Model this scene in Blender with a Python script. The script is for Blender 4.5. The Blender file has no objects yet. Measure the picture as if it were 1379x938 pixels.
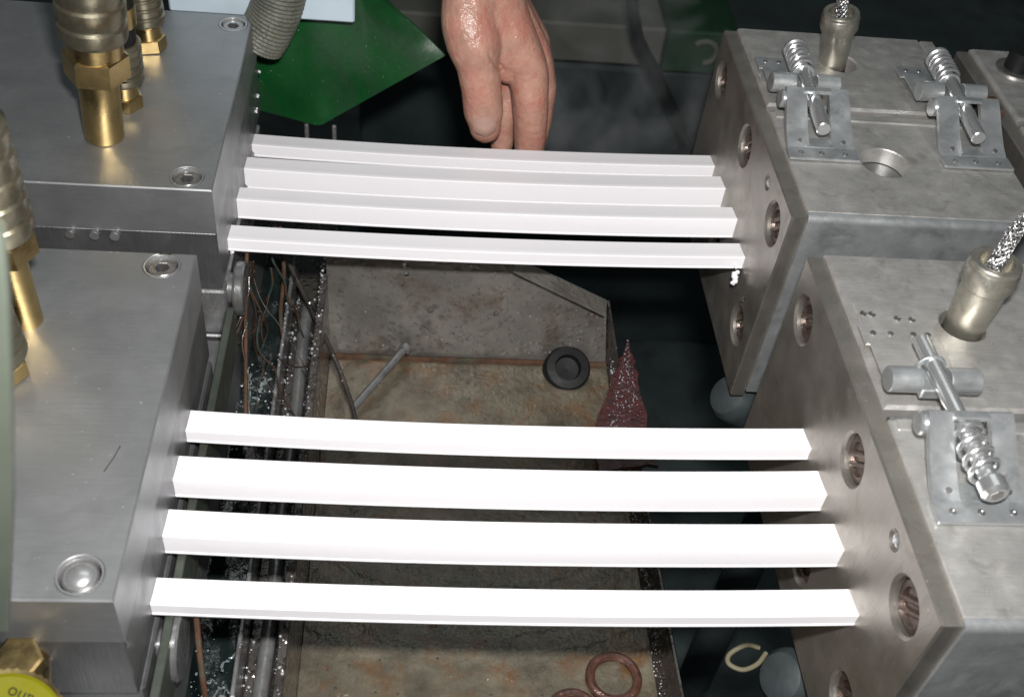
import bpy, bmesh, math, random
from mathutils import Vector, Matrix
from mathutils.geometry import tessellate_polygon
random.seed(7)
scene = bpy.context.scene
COL = scene.collection
S = 0.01                                   # everything below is written in centimetres
PI = math.pi
V = Vector

# ------------------------------------------------------------------ camera
CAM = V((10.042, -39.909, 35.904))
RM = Matrix(((0.9940823, -0.0353195, -0.1027275),
             (-0.0477503, 0.7073320, -0.7052669),
             (0.0975722, 0.7059986, 0.7014597)))
cd = bpy.data.cameras.new('camera')
cam = bpy.data.objects.new('camera', cd); COL.objects.link(cam)
cam.matrix_world = Matrix.Translation(CAM * S) @ RM.to_4x4()
cd.sensor_width = 36.0; cd.lens = 1472.34 / 1379 * 36
cd.clip_start = 0.01; cd.clip_end = 100
cd.dof.use_dof = True; cd.dof.focus_distance = 0.60; cd.dof.aperture_fstop = 15
scene.camera = cam

# ------------------------------------------------------------------ light: camera flash + dim ambient + added overhead fill
w = bpy.data.worlds.new('World'); scene.world = w; w.use_nodes = True
w.node_tree.nodes['Background'].inputs[0].default_value = (0.80, 0.93, 1.0, 1)
w.node_tree.nodes['Background'].inputs[1].default_value = 0.06
fl = bpy.data.lights.new('camera_flash', 'AREA'); fl.shape = 'RECTANGLE'
fl.size = 0.034; fl.size_y = 0.018; fl.energy = 5.9; fl.color = (1.0, 0.97, 0.96)
flo = bpy.data.objects.new('camera_flash', fl); COL.objects.link(flo)
fpos = CAM + RM @ V((2.0, 5.2, 0.0))
flo.matrix_world = Matrix.Translation(fpos * S) @ RM.to_4x4()
tl = bpy.data.lights.new('overhead_fill', 'AREA'); tl.shape = 'RECTANGLE'  # added soft fill from above, gives the metal a gradient to reflect
tl.size = 1.3; tl.size_y = 0.5; tl.energy = 2.6; tl.color = (0.93, 1.0, 0.97)
tlo = bpy.data.objects.new('overhead_fill', tl); COL.objects.link(tlo)
tlo.location = (0.25, 0.9, 1.9)
tlo.rotation_euler = (V((0.25, 0.9, 1.9)) - V((0.15, 0.05, 0))).to_track_quat('Z', 'Y').to_euler()
vs = scene.view_settings
vs.view_transform = 'Standard'; vs.look = 'None'; vs.exposure = 0.0; vs.gamma = 1.0
scene.render.engine = 'CYCLES'

# ------------------------------------------------------------------ materials
def mat(name, col, metal=0.0, rough=0.5, var=0.15, vscale=25, rvar=0.12, bump=0.0, bscale=300,
        stretch=None, stain=None, stain_amt=0.5, stain_scale=30, stain_lo=0.5, coat=0.0, spec=0.5, trans=0.0,
        ior=1.45, sss=0.0, col2=None, rings=False, drops=0.0, drop_scale=180, spots=0.0, streak=0.35):
    m = bpy.data.materials.new(name); m.use_nodes = True
    nt = m.node_tree; N = nt.nodes; K = nt.links
    b = N['Principled BSDF']
    b.inputs['Metallic'].default_value = metal
    b.inputs['Specular IOR Level'].default_value = spec
    b.inputs['IOR'].default_value = ior
    b.inputs['Coat Weight'].default_value = coat; b.inputs['Coat Roughness'].default_value = 0.12
    b.inputs['Transmission Weight'].default_value = trans
    if sss:
        b.inputs['Subsurface Weight'].default_value = sss
        b.inputs['Subsurface Radius'].default_value = (0.006, 0.002, 0.001)
        b.inputs['Subsurface Scale'].default_value = 0.5
    tc = N.new('ShaderNodeTexCoord')
    def noise(scale, detail=6, rgh=0.6, st=None, dist=0.0):
        n = N.new('ShaderNodeTexNoise'); n.inputs['Scale'].default_value = scale
        n.inputs['Detail'].default_value = detail; n.inputs['Roughness'].default_value = rgh
        n.inputs['Distortion'].default_value = dist
        if st:
            mp = N.new('ShaderNodeMapping'); mp.inputs['Scale'].default_value = st
            K.new(tc.outputs['Object'], mp.inputs['Vector']); K.new(mp.outputs[0], n.inputs['Vector'])
        else:
            K.new(tc.outputs['Object'], n.inputs['Vector'])
        return n.outputs['Fac']
    def remap(s, a, c, d, e):
        r = N.new('ShaderNodeMapRange'); r.inputs[1].default_value = a; r.inputs[2].default_value = c
        r.inputs[3].default_value = d; r.inputs[4].default_value = e; K.new(s, r.inputs[0]); return r.outputs[0]
    def mix(f, c1, c2):
        x = N.new('ShaderNodeMix'); x.data_type = 'RGBA'
        if isinstance(f, float): x.inputs[0].default_value = f
        else: K.new(f, x.inputs[0])
        for i, c in ((6, c1), (7, c2)):
            if isinstance(c, tuple): x.inputs[i].default_value = (*c, 1)
            else: K.new(c, x.inputs[i])
        return x.outputs[2]
    big = noise(vscale)
    lo = tuple(c * (1 - var) for c in col); hi = tuple(min(1, c * (1 + var)) for c in (col2 or col))
    c = mix(remap(big, 0.3, 0.7, 0, 1), lo, hi)
    if stretch:
        st = noise(60, 4, 0.7, stretch)
        c = mix(remap(st, 0.35, 0.65, 0.0, streak), c, tuple(x * 0.62 for x in col))
    if stain:
        sn = noise(stain_scale, 8, 0.65, None, 0.6)
        f = remap(sn, stain_lo, stain_lo + 0.17, 0, stain_amt)
        c = mix(f, c, stain)
    if spots:
        sp = noise(420, 2, 0.5)
        c = mix(remap(sp, 0.72, 0.78, 0, spots), c, tuple(min(1, x * 2.2 + 0.1) for x in col))
    K.new(c, b.inputs['Base Color'])
    rn = noise(vscale * 2.3)
    K.new(remap(rn, 0.3, 0.7, max(0.03, rough - rvar), min(1, rough + rvar)), b.inputs['Roughness'])
    h = None
    if bump:
        h = noise(bscale, 4, 0.6, stretch if stretch else None)
        bm_ = N.new('ShaderNodeBump'); bm_.inputs['Strength'].default_value = bump; bm_.inputs['Distance'].default_value = 0.001
        K.new(h, bm_.inputs['Height']); last = bm_
        if rings:
            wv = N.new('ShaderNodeTexWave'); wv.wave_type = 'RINGS'; wv.rings_direction = 'SPHERICAL'
            wv.inputs['Scale'].default_value = 32; wv.inputs['Distortion'].default_value = 2.2
            wv.inputs['Detail'].default_value = 3; wv.inputs['Detail Scale'].default_value = 1.2
            mp = N.new('ShaderNodeMapping'); mp.inputs['Location'].default_value = rings
            K.new(tc.outputs['Object'], mp.inputs['Vector']); K.new(mp.outputs[0], wv.inputs['Vector'])
            b2 = N.new('ShaderNodeBump'); b2.inputs['Strength'].default_value = 0.30; b2.inputs['Distance'].default_value = 0.002
            K.new(wv.outputs['Fac'], b2.inputs['Height']); K.new(last.outputs[0], b2.inputs['Normal']); last = b2
        if drops:
            vo = N.new('ShaderNodeTexVoronoi'); vo.inputs['Scale'].default_value = drop_scale
            K.new(tc.outputs['Object'], vo.inputs['Vector'])
            dh = remap(vo.outputs['Distance'], 0.0, 0.42, 1.0, 0.0)
            b3 = N.new('ShaderNodeBump'); b3.inputs['Strength'].default_value = drops; b3.inputs['Distance'].default_value = 0.002
            K.new(dh, b3.inputs['Height']); K.new(last.outputs[0], b3.inputs['Normal']); last = b3
        K.new(last.outputs[0], b.inputs['Normal'])
        if coat: K.new(last.outputs[0], b.inputs['Coat Normal'])
    return m

M = {}
M['die'] = mat('ground_steel', (0.345, 0.355, 0.36), 0.76, 0.45, 0.10, 18, 0.08, 0.10, 70, (1, 12, 12), (0.25, 0.255, 0.255), 0.5, 20, 0.50, spots=0.45, streak=0.14)
M['die_low'] = mat('dull_steel', (0.27, 0.275, 0.28), 0.85, 0.42, 0.16, 25, 0.1, 0.12, 70, (14, 14, 1), (0.12, 0.12, 0.115), 0.5, 20, 0.55)
M['stainless'] = mat('worn_stainless', (0.72, 0.705, 0.67), 0.76, 0.38, 0.10, 40, 0.14, 0.22, 90, (1.2, 26, 26), (0.20, 0.185, 0.16), 0.55, 48, 0.55, spots=0.6, streak=0.38)
M['endplate'] = mat('stained_steel_plate', (0.41, 0.385, 0.345), 0.86, 0.39, 0.10, 26, 0.09, 0.18, 90, (20, 20, 1.2), (0.17, 0.14, 0.115), 0.45, 40, 0.55, spots=0.5, streak=0.30)
M['zinc'] = mat('zinc_plate', (0.58, 0.605, 0.61), 0.78, 0.37, 0.16, 40, 0.1, 0.10, 400, None, (0.28, 0.30, 0.295), 0.7, 40, 0.50, spots=0.4)
M['chrome'] = mat('bright_bolt', (0.66, 0.67, 0.67), 0.84, 0.25, 0.1, 40, 0.06)
M['bolt'] = mat('socket_screw_steel', (0.42, 0.41, 0.40), 0.9, 0.32, 0.2, 90, 0.1, 0.1, 400)
M['brass'] = mat('brass', (0.58, 0.425, 0.19), 1.0, 0.31, 0.18, 40, 0.09, 0.12, 160, None, (0.33, 0.17, 0.07), 0.5, 35, 0.58)
M['ferrule'] = mat('yellowed_ferrule', (0.25, 0.23, 0.165), 0.85, 0.33, 0.25, 60, 0.1, 0.12, 200, None, (0.24, 0.15, 0.075), 0.7, 45, 0.52)
M['copper'] = mat('coppery_plug', (0.15, 0.115, 0.098), 0.75, 0.38, 0.4, 90, 0.12, 0.3, 260, None, (0.12, 0.06, 0.04), 0.7, 120, 0.5)
M['nickel'] = mat('nickel_sleeve', (0.45, 0.435, 0.375), 0.85, 0.36, 0.2, 70, 0.1, 0.1, 300, None, (0.25, 0.17, 0.11), 0.55, 80, 0.55)
M['white'] = mat('white_plastic', (0.835, 0.828, 0.848), 0.0, 0.36, 0.012, 12, 0.05)
M['black'] = mat('black_rubber', (0.010, 0.011, 0.011), 0.0, 0.5, 0.2, 60, 0.1, 0.15, 300, spec=0.25)
M['greyrub'] = mat('grey_rubber', (0.034, 0.043, 0.045), 0.0, 0.5, 0.2, 60, 0.12, 0.15, 300)
M['green'] = mat('green_paint', (0.006, 0.064, 0.015), 0.0, 0.36, 0.3, 25, 0.12, 0.2, 200, None, (0.024, 0.042, 0.028), 0.9, 10, 0.46, spots=0.8)
M['tray'] = mat('wet_rusty_steel', (0.128, 0.112, 0.080), 0.2, 0.22, 0.5, 40, 0.12, 0.8, 230, None, (0.15, 0.066, 0.018), 0.8, 44, 0.50, coat=0.6, rings=(-0.012, -0.10, 0.20))
M['traywall'] = mat('wet_drip_steel', (0.175, 0.168, 0.152), 0.35, 0.38, 0.3, 30, 0.12, 0.4, 160, None, (0.085, 0.052, 0.03), 0.75, 24, 0.53, coat=0.35, drops=0.3)
M['rail'] = mat('wet_dark_rail', (0.07, 0.062, 0.055), 0.5, 0.25, 0.35, 50, 0.12, 0.5, 120, None, (0.16, 0.075, 0.03), 0.5, 60, 0.6, coat=0.7, drops=0.7)
M['fin'] = mat('wet_steel_edge', (0.22, 0.225, 0.225), 0.5, 0.3, 0.4, 60, 0.12, 0.3, 150, None, (0.12, 0.10, 0.08), 0.6, 60, 0.5, coat=0.4)
M['rust'] = mat('rust', (0.07, 0.032, 0.015), 0.0, 0.75, 0.5, 120, 0.1, 0.5, 250, None, (0.03, 0.075, 0.06), 0.9, 50, 0.5)
M['redrust'] = mat('red_flake_rust', (0.060, 0.017, 0.017), 0.1, 0.4, 0.5, 160, 0.15, 0.9, 350, None, (0.035, 0.022, 0.022), 0.7, 60, 0.5, coat=0.6, drops=0.3, drop_scale=320, spots=0.6)
M['bar'] = mat('dark_green_steel', (0.075, 0.088, 0.072), 0.5, 0.4, 0.3, 40, 0.1, 0.2, 200, None, (0.10, 0.07, 0.04), 0.4, 50, 0.55)
M['gutterwater'] = mat('dirty_water', (0.010, 0.016, 0.016), 0.0, 0.06, 0.2, 30, 0.03, 1.0, 110, None, None, coat=1.0, drops=0.5, drop_scale=90)
M['water'] = mat('clear_water', (0.95, 0.97, 1.0), 0.0, 0.03, 0.0, 10, 0.0, trans=1.0, ior=1.33)
M['yellow'] = mat('yellow_cap', (0.14, 0.135, 0.003), 0.0, 0.6, 0.12, 30, 0.1, 0.1, 200, spec=0.08)
M['ink'] = mat('black_ink', (0.02, 0.018, 0.012), 0.0, 0.7, 0.1, spec=0.05)
M['panel'] = mat('pale_green_paint', (0.085, 0.10, 0.078), 0.0, 0.55, 0.1, 20, 0.1, 0.05, 200)
M['braid'] = mat('grey_braid', (0.125, 0.13, 0.105), 0.1, 0.5, 0.3, 40, 0.1, 0.8, 260, None, (0.15, 0.125, 0.06), 0.5, 60, 0.55, drops=0.4, drop_scale=520, spots=0.4)
M['steelbraid'] = mat('steel_braid', (0.58, 0.58, 0.58), 0.95, 0.3, 0.35, 300, 0.1, 1.0, 500, None, None, drops=1.0, drop_scale=420)
M['palebox'] = mat('pale_blue_grey_paint', (0.50, 0.60, 0.66), 0.0, 0.45, 0.08, 20, 0.1)
M['floor'] = mat('dark_workshop_floor', (0.055, 0.072, 0.072), 0.0, 0.45, 0.5, 5, 0.15, 0.2, 60, None, (0.018, 0.022, 0.024), 0.8, 6, 0.48)
M['bed'] = mat('dark_machine_paint', (0.032, 0.046, 0.047), 0.0, 0.5, 0.4, 8, 0.15, 0.2, 60, None, (0.035, 0.04, 0.04), 0.6, 9, 0.55)
M['beam'] = mat('faded_grey_paint', (0.115, 0.12, 0.10), 0.0, 0.6, 0.2, 10, 0.1, 0.1, 60)
M['greenfar'] = mat('worn_green_paint', (0.012, 0.05, 0.022), 0.0, 0.6, 0.3, 14, 0.1, 0.1, 60)
M['wire'] = mat('cream_wire', (0.15, 0.135, 0.085), 0.0, 0.5, 0.1)
M['skin'] = mat('skin', (0.46, 0.255, 0.19), 0.0, 0.37, 0.2, 60, 0.12, 0.9, 300, None, (0.43, 0.165, 0.125), 0.7, 48, 0.44, coat=0.55, sss=0.18, spots=0.25)
M['nail'] = mat('fingernail', (0.40, 0.25, 0.20), 0.0, 0.28, 0.06, 60, 0.05, coat=0.3)
M['ringrust'] = mat('wet_ring_rust', (0.085, 0.036, 0.024), 0.1, 0.4, 0.5, 160, 0.15, 0.9, 250, None, (0.03, 0.02, 0.015), 0.8, 60, 0.5, coat=0.5)
M['tangle'] = mat('dark_rust_strand', (0.045, 0.024, 0.014), 0.0, 0.5, 0.6, 90, 0.1, 0.4, 250, None, (0.02, 0.07, 0.065), 0.9, 40, 0.5, coat=0.5)
M['glint_bead'] = mat('painted_glint_bead', (0.70, 0.72, 0.74), 0.0, 0.08, 0.1, 40, 0.03, trans=0.45, ior=1.33, coat=1.0)  # whitish base colour stands in for the flash sparkle on water drops
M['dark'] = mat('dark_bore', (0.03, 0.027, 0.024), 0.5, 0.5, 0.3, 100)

# ------------------------------------------------------------------ mesh building
class MB:
    def __init__(s): s.v = []; s.f = []
    def add(s, vs, fs):
        o = len(s.v); s.v += [V(p) for p in vs]; s.f += [tuple(i + o for i in f) for f in fs]; return s
    def bm(s, b):
        b.verts.index_update(); s.add([v.co.copy() for v in b.verts], [[v.index for v in f.verts] for f in b.faces]); b.free(); return s
    def box(s, lo, hi, bev=0.05, seg=1):
        b = bmesh.new(); bmesh.ops.create_cube(b, size=1)
        lo, hi = V(lo), V(hi); c = (lo + hi) / 2; d = hi - lo
        for v in b.verts: v.co = V((c[i] + v.co[i] * d[i] for i in range(3)))
        if bev: bmesh.ops.bevel(b, geom=b.edges[:], offset=bev, segments=seg, affect='EDGES', profile=0.5)
        return s.bm(b)
    def lathe(s, p0, axis, prof, n=28, ph=0.0, capped=True):
        p0 = V(p0); a = V(axis).normalized()
        u = a.orthogonal().normalized() if abs(a.z) < 0.999 else V((1, 0, 0)); u = (u - a * u.dot(a)).normalized(); q = a.cross(u)
        vs = []; fs = []
        for t, r in prof:
            for k in range(n):
                g = ph + 2 * PI * k / n; vs.append(p0 + a * t + (u * math.cos(g) + q * math.sin(g)) * max(r, 1e-4))
        for i in range(len(prof) - 1):
            for k in range(n):
                k2 = (k + 1) % n; fs.append((i * n + k, i * n + k2, (i + 1) * n + k2, (i + 1) * n + k))
        if capped:
            fs.append(tuple(range(n - 1, -1, -1))); m = (len(prof) - 1) * n; fs.append(tuple(range(m, m + n)))
        return s.add(vs, fs)
    def cyl(s, p0, p1, r, n=28, bev=0.05, ph=0.0, r1=None):
        p0, p1 = V(p0), V(p1); L = (p1 - p0).length; r1 = r if r1 is None else r1
        return s.lathe(p0, p1 - p0, [(0, r - bev), (bev, r), (L - bev, r1), (L, r1 - bev)], n, ph)
    def hexa(s, p0, p1, r, ph=0.0, ch=0.12):
        p0, p1 = V(p0), V(p1); L = (p1 - p0).length
        return s.lathe(p0, p1 - p0, [(0, r * (1 - ch)), (ch * r * .6, r), (L - ch * r * .6, r), (L, r * (1 - ch))], 6, ph)
    def tube(s, pts, rad, n=12, cap=True):
        pts = [V(p) for p in pts]; vs = []; fs = []; up = None
        for i, p in enumerate(pts):
            d = (pts[min(i + 1, len(pts) - 1)] - pts[max(i - 1, 0)]).normalized()
            if up is None: up = d.orthogonal().normalized()
            up = (up - d * up.dot(d)).normalized(); q = d.cross(up)
            r = rad[i] if isinstance(rad, (list, tuple)) else rad
            for k in range(n):
                g = 2 * PI * k / n; vs.append(p + (up * math.cos(g) + q * math.sin(g)) * r)
        for i in range(len(pts) - 1):
            for k in range(n):
                k2 = (k + 1) % n; fs.append((i * n + k, i * n + k2, (i + 1) * n + k2, (i + 1) * n + k))
        if cap:
            fs.append(tuple(range(n - 1, -1, -1))); m = (len(pts) - 1) * n; fs.append(tuple(range(m, m + n)))
        return s.add(vs, fs)
    def ball(s, c, r, sub=2, sc=(1, 1, 1)):
        b = bmesh.new(); bmesh.ops.create_icosphere(b, subdivisions=sub, radius=r)
        c = V(c)
        for v in b.verts: v.co = V((v.co[i] * sc[i] for i in range(3))) + c
        return s.bm(b)
    def plate(s, outline, holes, w0, w1, f, bev=0.06, hbev=0.05):
        """flat plate with real holes; outline CCW (u,v); f maps (u,v,w) to cm"""
        def inset(P, d):
            out = []; n = len(P)
            for i in range(n):
                a, b, c = V(P[i - 1]), V(P[i]), V(P[(i + 1) % n])
                e1 = (b - a).normalized(); e2 = (c - b).normalized()
                n1 = V((-e1.y, e1.x)); n2 = V((-e2.y, e2.x)); k = 1 + n1.dot(n2)
                out.append(b + (n1 + n2) * (d / k))
            return out
        loops = [(outline, bev, False)] + [(h, hbev, True) for h in holes]
        top = [inset(P, d) for P, d, h in loops]          # holes are CW, so inset widens them
        flat = [p for L in top for p in L]
        tri = tessellate_polygon([[V((p[0], p[1], 0)) for p in L] for L in top])
        vs = []; fs = []; n = len(flat)
        ends = [p for P, d, h in loops for p in P]; dd = [d for P, d, h in loops for p in P]
        for p in flat: vs.append(f(p[0], p[1], w1))
        for d, q in zip(dd, ends): vs.append(f(q[0], q[1], w1 - d))
        for q in ends: vs.append(f(q[0], q[1], w0))
        for t in tri: fs.append(tuple(t))
        tri2 = tessellate_polygon([[V((p[0], p[1], 0)) for p in P] for P, d, h in loops])
        for t in tri2: fs.append(tuple(2 * n + i for i in reversed(t)))
        o = 0
        for P, d, h in loops:
            m = len(P)
            for k in range(m):
                a, b = o + k, o + (k + 1) % m
                fs.append((a, b, n + b, n + a)); fs.append((n + a, n + b, 2 * n + b, 2 * n + a))
            o += m
        return s.add(vs, fs)
    def build(s, name, m, parent=None, origin=None, sharp=30, fix=True):
        par = parent; o3 = V((0, 0, 0))
        if parent is not None: o3 = V(parent['_o'])
        if origin is not None: o3 = V(origin)
        me = bpy.data.meshes.new(name)
        me.from_pydata([((p - o3) * S)[:] for p in s.v], [], s.f)
        if fix:
            b = bmesh.new(); b.from_mesh(me); bmesh.ops.recalc_face_normals(b, faces=b.faces[:]); b.to_mesh(me); b.free()
        me.polygons.foreach_set('use_smooth', [True] * len(me.polygons))
        me.set_sharp_from_angle(angle=math.radians(sharp))
        me.materials.append(m); me.update()
        ob = bpy.data.objects.new(name, me); COL.objects.link(ob)
        if par is not None: ob.parent = par
        else: ob.location = o3 * S
        ob['_o'] = o3[:]
        return ob

def tag(o, label=None, cat=None, group=None, kind=None):
    if label: o['label'] = label
    if cat: o['category'] = cat
    if group: o['group'] = group
    if kind: o['kind'] = kind
    return o
def thing(name, at, label, cat, group=None):
    o = bpy.data.objects.new(name, None); COL.objects.link(o); o.empty_display_size = 0.01
    o.location = V(at) * S; o['_o'] = tuple(at); return tag(o, label, cat, group)
def circ(cx, cy, r, n=28, cw=False):
    P = [(cx + r * math.cos(2 * PI * k / n), cy + r * math.sin(2 * PI * k / n)) for k in range(n)]
    return P[::-1] if cw else P
def rect(x0, y0, x1, y1): return [(x0, y0), (x1, y0), (x1, y1), (x0, y1)]
XY = lambda u, v, w: V((u, v, w))
NYZ = lambda u, v, w: V((-w, -u, v))          # plate facing -x : u = -y, v = z, w = depth towards -x
NXZ = lambda u, v, w: V((u, -w, v))           # plate facing -y
def lerp(a, b, t): return a + (b - a) * t
def curve(ctrl, n=8):
    """Catmull-Rom through the control points"""
    P = [V(c) for c in ctrl]; P = [P[0] * 2 - P[1]] + P + [P[-1] * 2 - P[-2]]; out = []
    for i in range(1, len(P) - 2):
        for k in range(n):
            t = k / n; a, b, c, d = P[i - 1:i + 3]
            out.append(0.5 * ((2 * b) + (c - a) * t + (2 * a - 5 * b + 4 * c - d) * t * t + (3 * b - a - 3 * c + d) * t ** 3))
    out.append(P[-2]); return out

# ------------------------------------------------------------------ setting: floor
b = MB(); b.add([(-400, -300, -80), (500, -300, -80), (500, 700, -80), (-400, 700, -80)], [(0, 1, 2, 3)])
tag(b.build('floor', M['floor'], fix=False), kind='structure')

# machinery standing behind in the dark
t = thing('machine_bed', (24, 78, -80), 'long dark machine bed with a faded grey rail in the dark background', 'machine')
MB().box((4, 79, -80), (85, 110, -33), 0.5).build('base', M['bed'], t)
MB().box((2, 75, -30.3), (39.8, 84, -25.3), 0.3).build('rail', M['beam'], t)
MB().box((40.0, 74.6, -30.6), (48.5, 84, -25.2), 0.3).build('end_block', M['greenfar'], t)
MB().tube([V((44.5 + 1.5 * math.cos(a), 74.4, -27.6 + 1.4 * math.sin(a))) for a in [i * 0.3 for i in range(-5, 9)]], 0.35, 8).build('hook', M['beam'], t)
MB().box((-60, 92, -25), (120, 96, 30), 0.5).build('back_panel', M['bed'], t)
tag(MB().tube(curve([(31.0, 60, -3), (31.5, 60, -13), (32.7, 60, -17.5), (33.9, 61, -20.0), (36.5, 62, -24), (42, 63, -33)]), 0.6, 12).build('cable', M['black']),
    'black cable hanging down in front of the faded grey rail', 'cable')

# ------------------------------------------------------------------ dies
def cap_screw(par, x, y, z=0.0, r=0.85):
    sc = MB().plate(circ(0, 0, r * 0.80), [circ(0, 0, r * 0.42, 6, True)], z - 0.75, z - 0.10, lambda u, v, w_: V((x + u, y + v, w_)), 0.08, 0.03).build('cap_screw', M['bolt'], par)
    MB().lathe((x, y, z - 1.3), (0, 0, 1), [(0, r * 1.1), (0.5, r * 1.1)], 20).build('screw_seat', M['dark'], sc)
    # the bright turned ring at the mouth of the counterbore
    ring = MB().lathe((x, y, z - 0.35), (0, 0, 1), [(0, r * 1.0), (0.36, r * 1.0), (0.36, r * 0.93), (0.0, r * 0.86)], 32, capped=False)
    ring.build('washer', M['chrome'], sc)

def make_die(y0, y1, label, screws, xl=-34):
    t = thing('extrusion_die', (-10, (y0 + y1) / 2, -7), label, 'die')
    t['group'] = 'steel dies the white strips come out of'
    MB().plate(rect(xl, y0, 0, y1), [circ(x, y, 0.86, 28, True) for x, y in screws], -2.9, 0, XY, 0.07, 0.07).build('top_plate', M['die'], t)
    MB().box((xl, y0 + 0.04, -7.0), (-0.03, y1 - 0.04, -2.93), 0.07).build('lower_block', M['die_low'], t)
    for x, y in screws: cap_screw(t, x, y)
    return t
d1 = make_die(7.1, 25.7, 'far steel die block with the tall brass pipe fitting standing on top', [(-1.15, 24.45), (-1.45, 8.2)])
MB().box((-14, 7.0, -10.4), (0.12, 24, -7.05), 0.12).build('backing_plate', M['fin'], d1)
MB().box((-14, 6.9, -18), (0.22, 24, -10.45), 0.1).build('support_plate', M['die_low'], d1)
MB().lathe((-0.1, 8.3, -7.9), (1, 0, 0), [(0, 0.9), (0.55, 0.9), (0.56, 1.5), (0.7, 1.6), (1.05, 1.6), (1.15, 1.5)], 32).build('locating_pin', M['fin'], d1)
for x in (-7.73, -6.46, -5.4):
    MB().lathe((x, 6.85, -3.25), (0, 1, 0), [(0, 0.26), (0.5, 0.26)], 12).build('grub_screw', M['fin'], d1)
d2 = make_die(-17.6, 1.97, 'near steel die block with the rounded screw at its front right corner', [(-1.5, 1.0), (-1.42, -16.5)])
MB().box((-14, -17.3, -10.4), (0.12, 1.6, -7.05), 0.12).build('backing_plate', M['die_low'], d2)
MB().lathe((-0.1, -14.6, -8.3), (1, 0, 0), [(0, 0.75), (0.55, 0.75), (0.56, 1.5), (0.7, 1.6), (1.1, 1.6), (1.2, 1.5)], 32).build('locating_pin', M['fin'], d2)
MB().ball((-1.42, -16.5, -0.15), 0.62, 3, (1, 1, 0.55)).build('screw_dome', M['chrome'], d2)
# fine scratch on the near die
MB().tube([(-1.2, -10.29, 0.01), (-1.33, -10.9, 0.012), (-1.57, -11.65, 0.01)], 0.022, 5).build('scratch', M['copper'], d2)
MB().box((-20, -22, -14), (0.5, 6.6, -10.5), 0.1).build('base_plate', M['die_low'], d2)
tag(MB().box((0.45, -22, -9.6), (0.85, 5.3, -6.6), 0.05).build('flat_bar', M['bar']), 'dark green steel bar running along under the near die', 'bar')

# white plastic leaked at the die edges
for (x, y, z, r) in ((0.05, 23.4, -5.6, .13), (0.05, 24.6, -5.2, .10), (0.06, 26.0, -4.3, .11), (0.1, 10.0, -6.6, .16), (29.9, 8.5, -5.35, .28), (29.7, 8.3, -5.6, .2)):
    bb = MB()
    for k in range(5): bb.ball((x + random.uniform(-r, r) * .7, y + random.uniform(-r, r) * 1.6, z + random.uniform(-r, r)), r * random.uniform(.4, .8), 1)
    far = x > 20
    lab = {23.4: 'tiny white plastic crumb on the far die edge, just above the farthest strip', 24.6: 'tiny white plastic crumb on the far die edge, middle one of three', 26.0: 'tiny white plastic crumb on the far die edge, topmost of three',
           10.0: 'tiny white plastic crumb under the left end of the far bundle', 8.5: 'larger white plastic crumb stuck on the plate under the right end of the far bundle', 8.3: 'smaller white plastic crumb hanging just below the larger crumb on the plate'}[y]
    tag(bb.build('plastic_crumb', M['white'], sharp=60), lab, 'plastic crumb', 'crumbs of white plastic')

# ------------------------------------------------------------------ white strips
STRIPS = [  # y die, z die, y calibrator, z calibrator, width, height, sag, label
    (22.35, -6.55, 20.27, -4.85, 1.55, 0.92, 0.30, 'narrow white plastic strip farthest back, nearest the hand'),
    (18.75, -5.85, 17.15, -4.30, 1.58, 1.52, 0.30, 'tall white plastic strip second from the back, just behind its twin'),
    (15.20, -5.60, 13.55, -4.00, 1.50, 1.42, 0.30, 'tall white plastic strip third from the back, above the thin dark gap'),
    (11.35, -5.45, 10.65, -4.50, 1.58, 0.85, 0.30, 'low white plastic strip at the front edge of the far bundle'),
    (-3.40, -5.25, -4.80, -3.70, 1.52, 0.80, 0.42, 'thin white plastic strip at the back of the near, spaced out bundle'),
    (-6.60, -4.85, -7.62, -3.55, 1.62, 1.22, 0.42, 'thick white plastic strip second from the back in the near bundle'),
    (-9.50, -5.10, -10.70, -3.58, 1.62, 1.28, 0.42, 'thick white plastic strip second from the front in the near bundle'),
    (-12.80, -5.55, -13.88, -4.08, 1.48, 0.78, 0.42, 'white plastic strip nearest the viewer, lowest in the picture')]
for yd, zd, yc, zc, wd, h, sag, lab in STRIPS:
    e = wd
    prof = [(0, -.26), (-.03, -.20), (-.30, -.175), (-e * .5, -.115), (-e * .75, -.06), (-e + .07, .0), (-e + .02, -.008), (-e, -.045), (-e, -h * .4),
            (-e, -h + .17), (-e + .05, -h + .15), (-e + .05, -h + .125), (-e - .03, -h + .10), (-e - .03, -h + .02), (-e - .01, -h), (0, -h)]
    bb = MB(); n = 48; m = len(prof); vs = []; fs = []
    for i in range(n + 1):
        s = i / n; x = lerp(-0.02, 30.32, s)
        cy = lerp(yd, yc, s); cz = lerp(zd, zc, s) - sag * 4 * s * (1 - s) - 0.12 * math.exp(-((s - 0.93) / 0.06) ** 2) * 0
        tw = 0.03 * math.sin(s * 7 + yd)
        for (a, c) in prof: vs.append((x, cy + a + tw * 0.4, cz + c + tw * a * 0.2))
    for i in range(n):
        for k in range(m):
            k2 = (k + 1) % m; fs.append((i * m + k, i * m + k2, (i + 1) * m + k2, (i + 1) * m + k))
    fs.append(tuple(range(m))); fs.append(tuple(range(n * m + m - 1, n * m - 1, -1)))
    bb.add(vs, fs)
    tag(bb.build('plastic_strip', M['white'], origin=(15, (yd + yc) / 2, (zd + zc) / 2), sharp=25), lab, 'strip', 'white plastic strips running from the dies to the calibrators')

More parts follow.
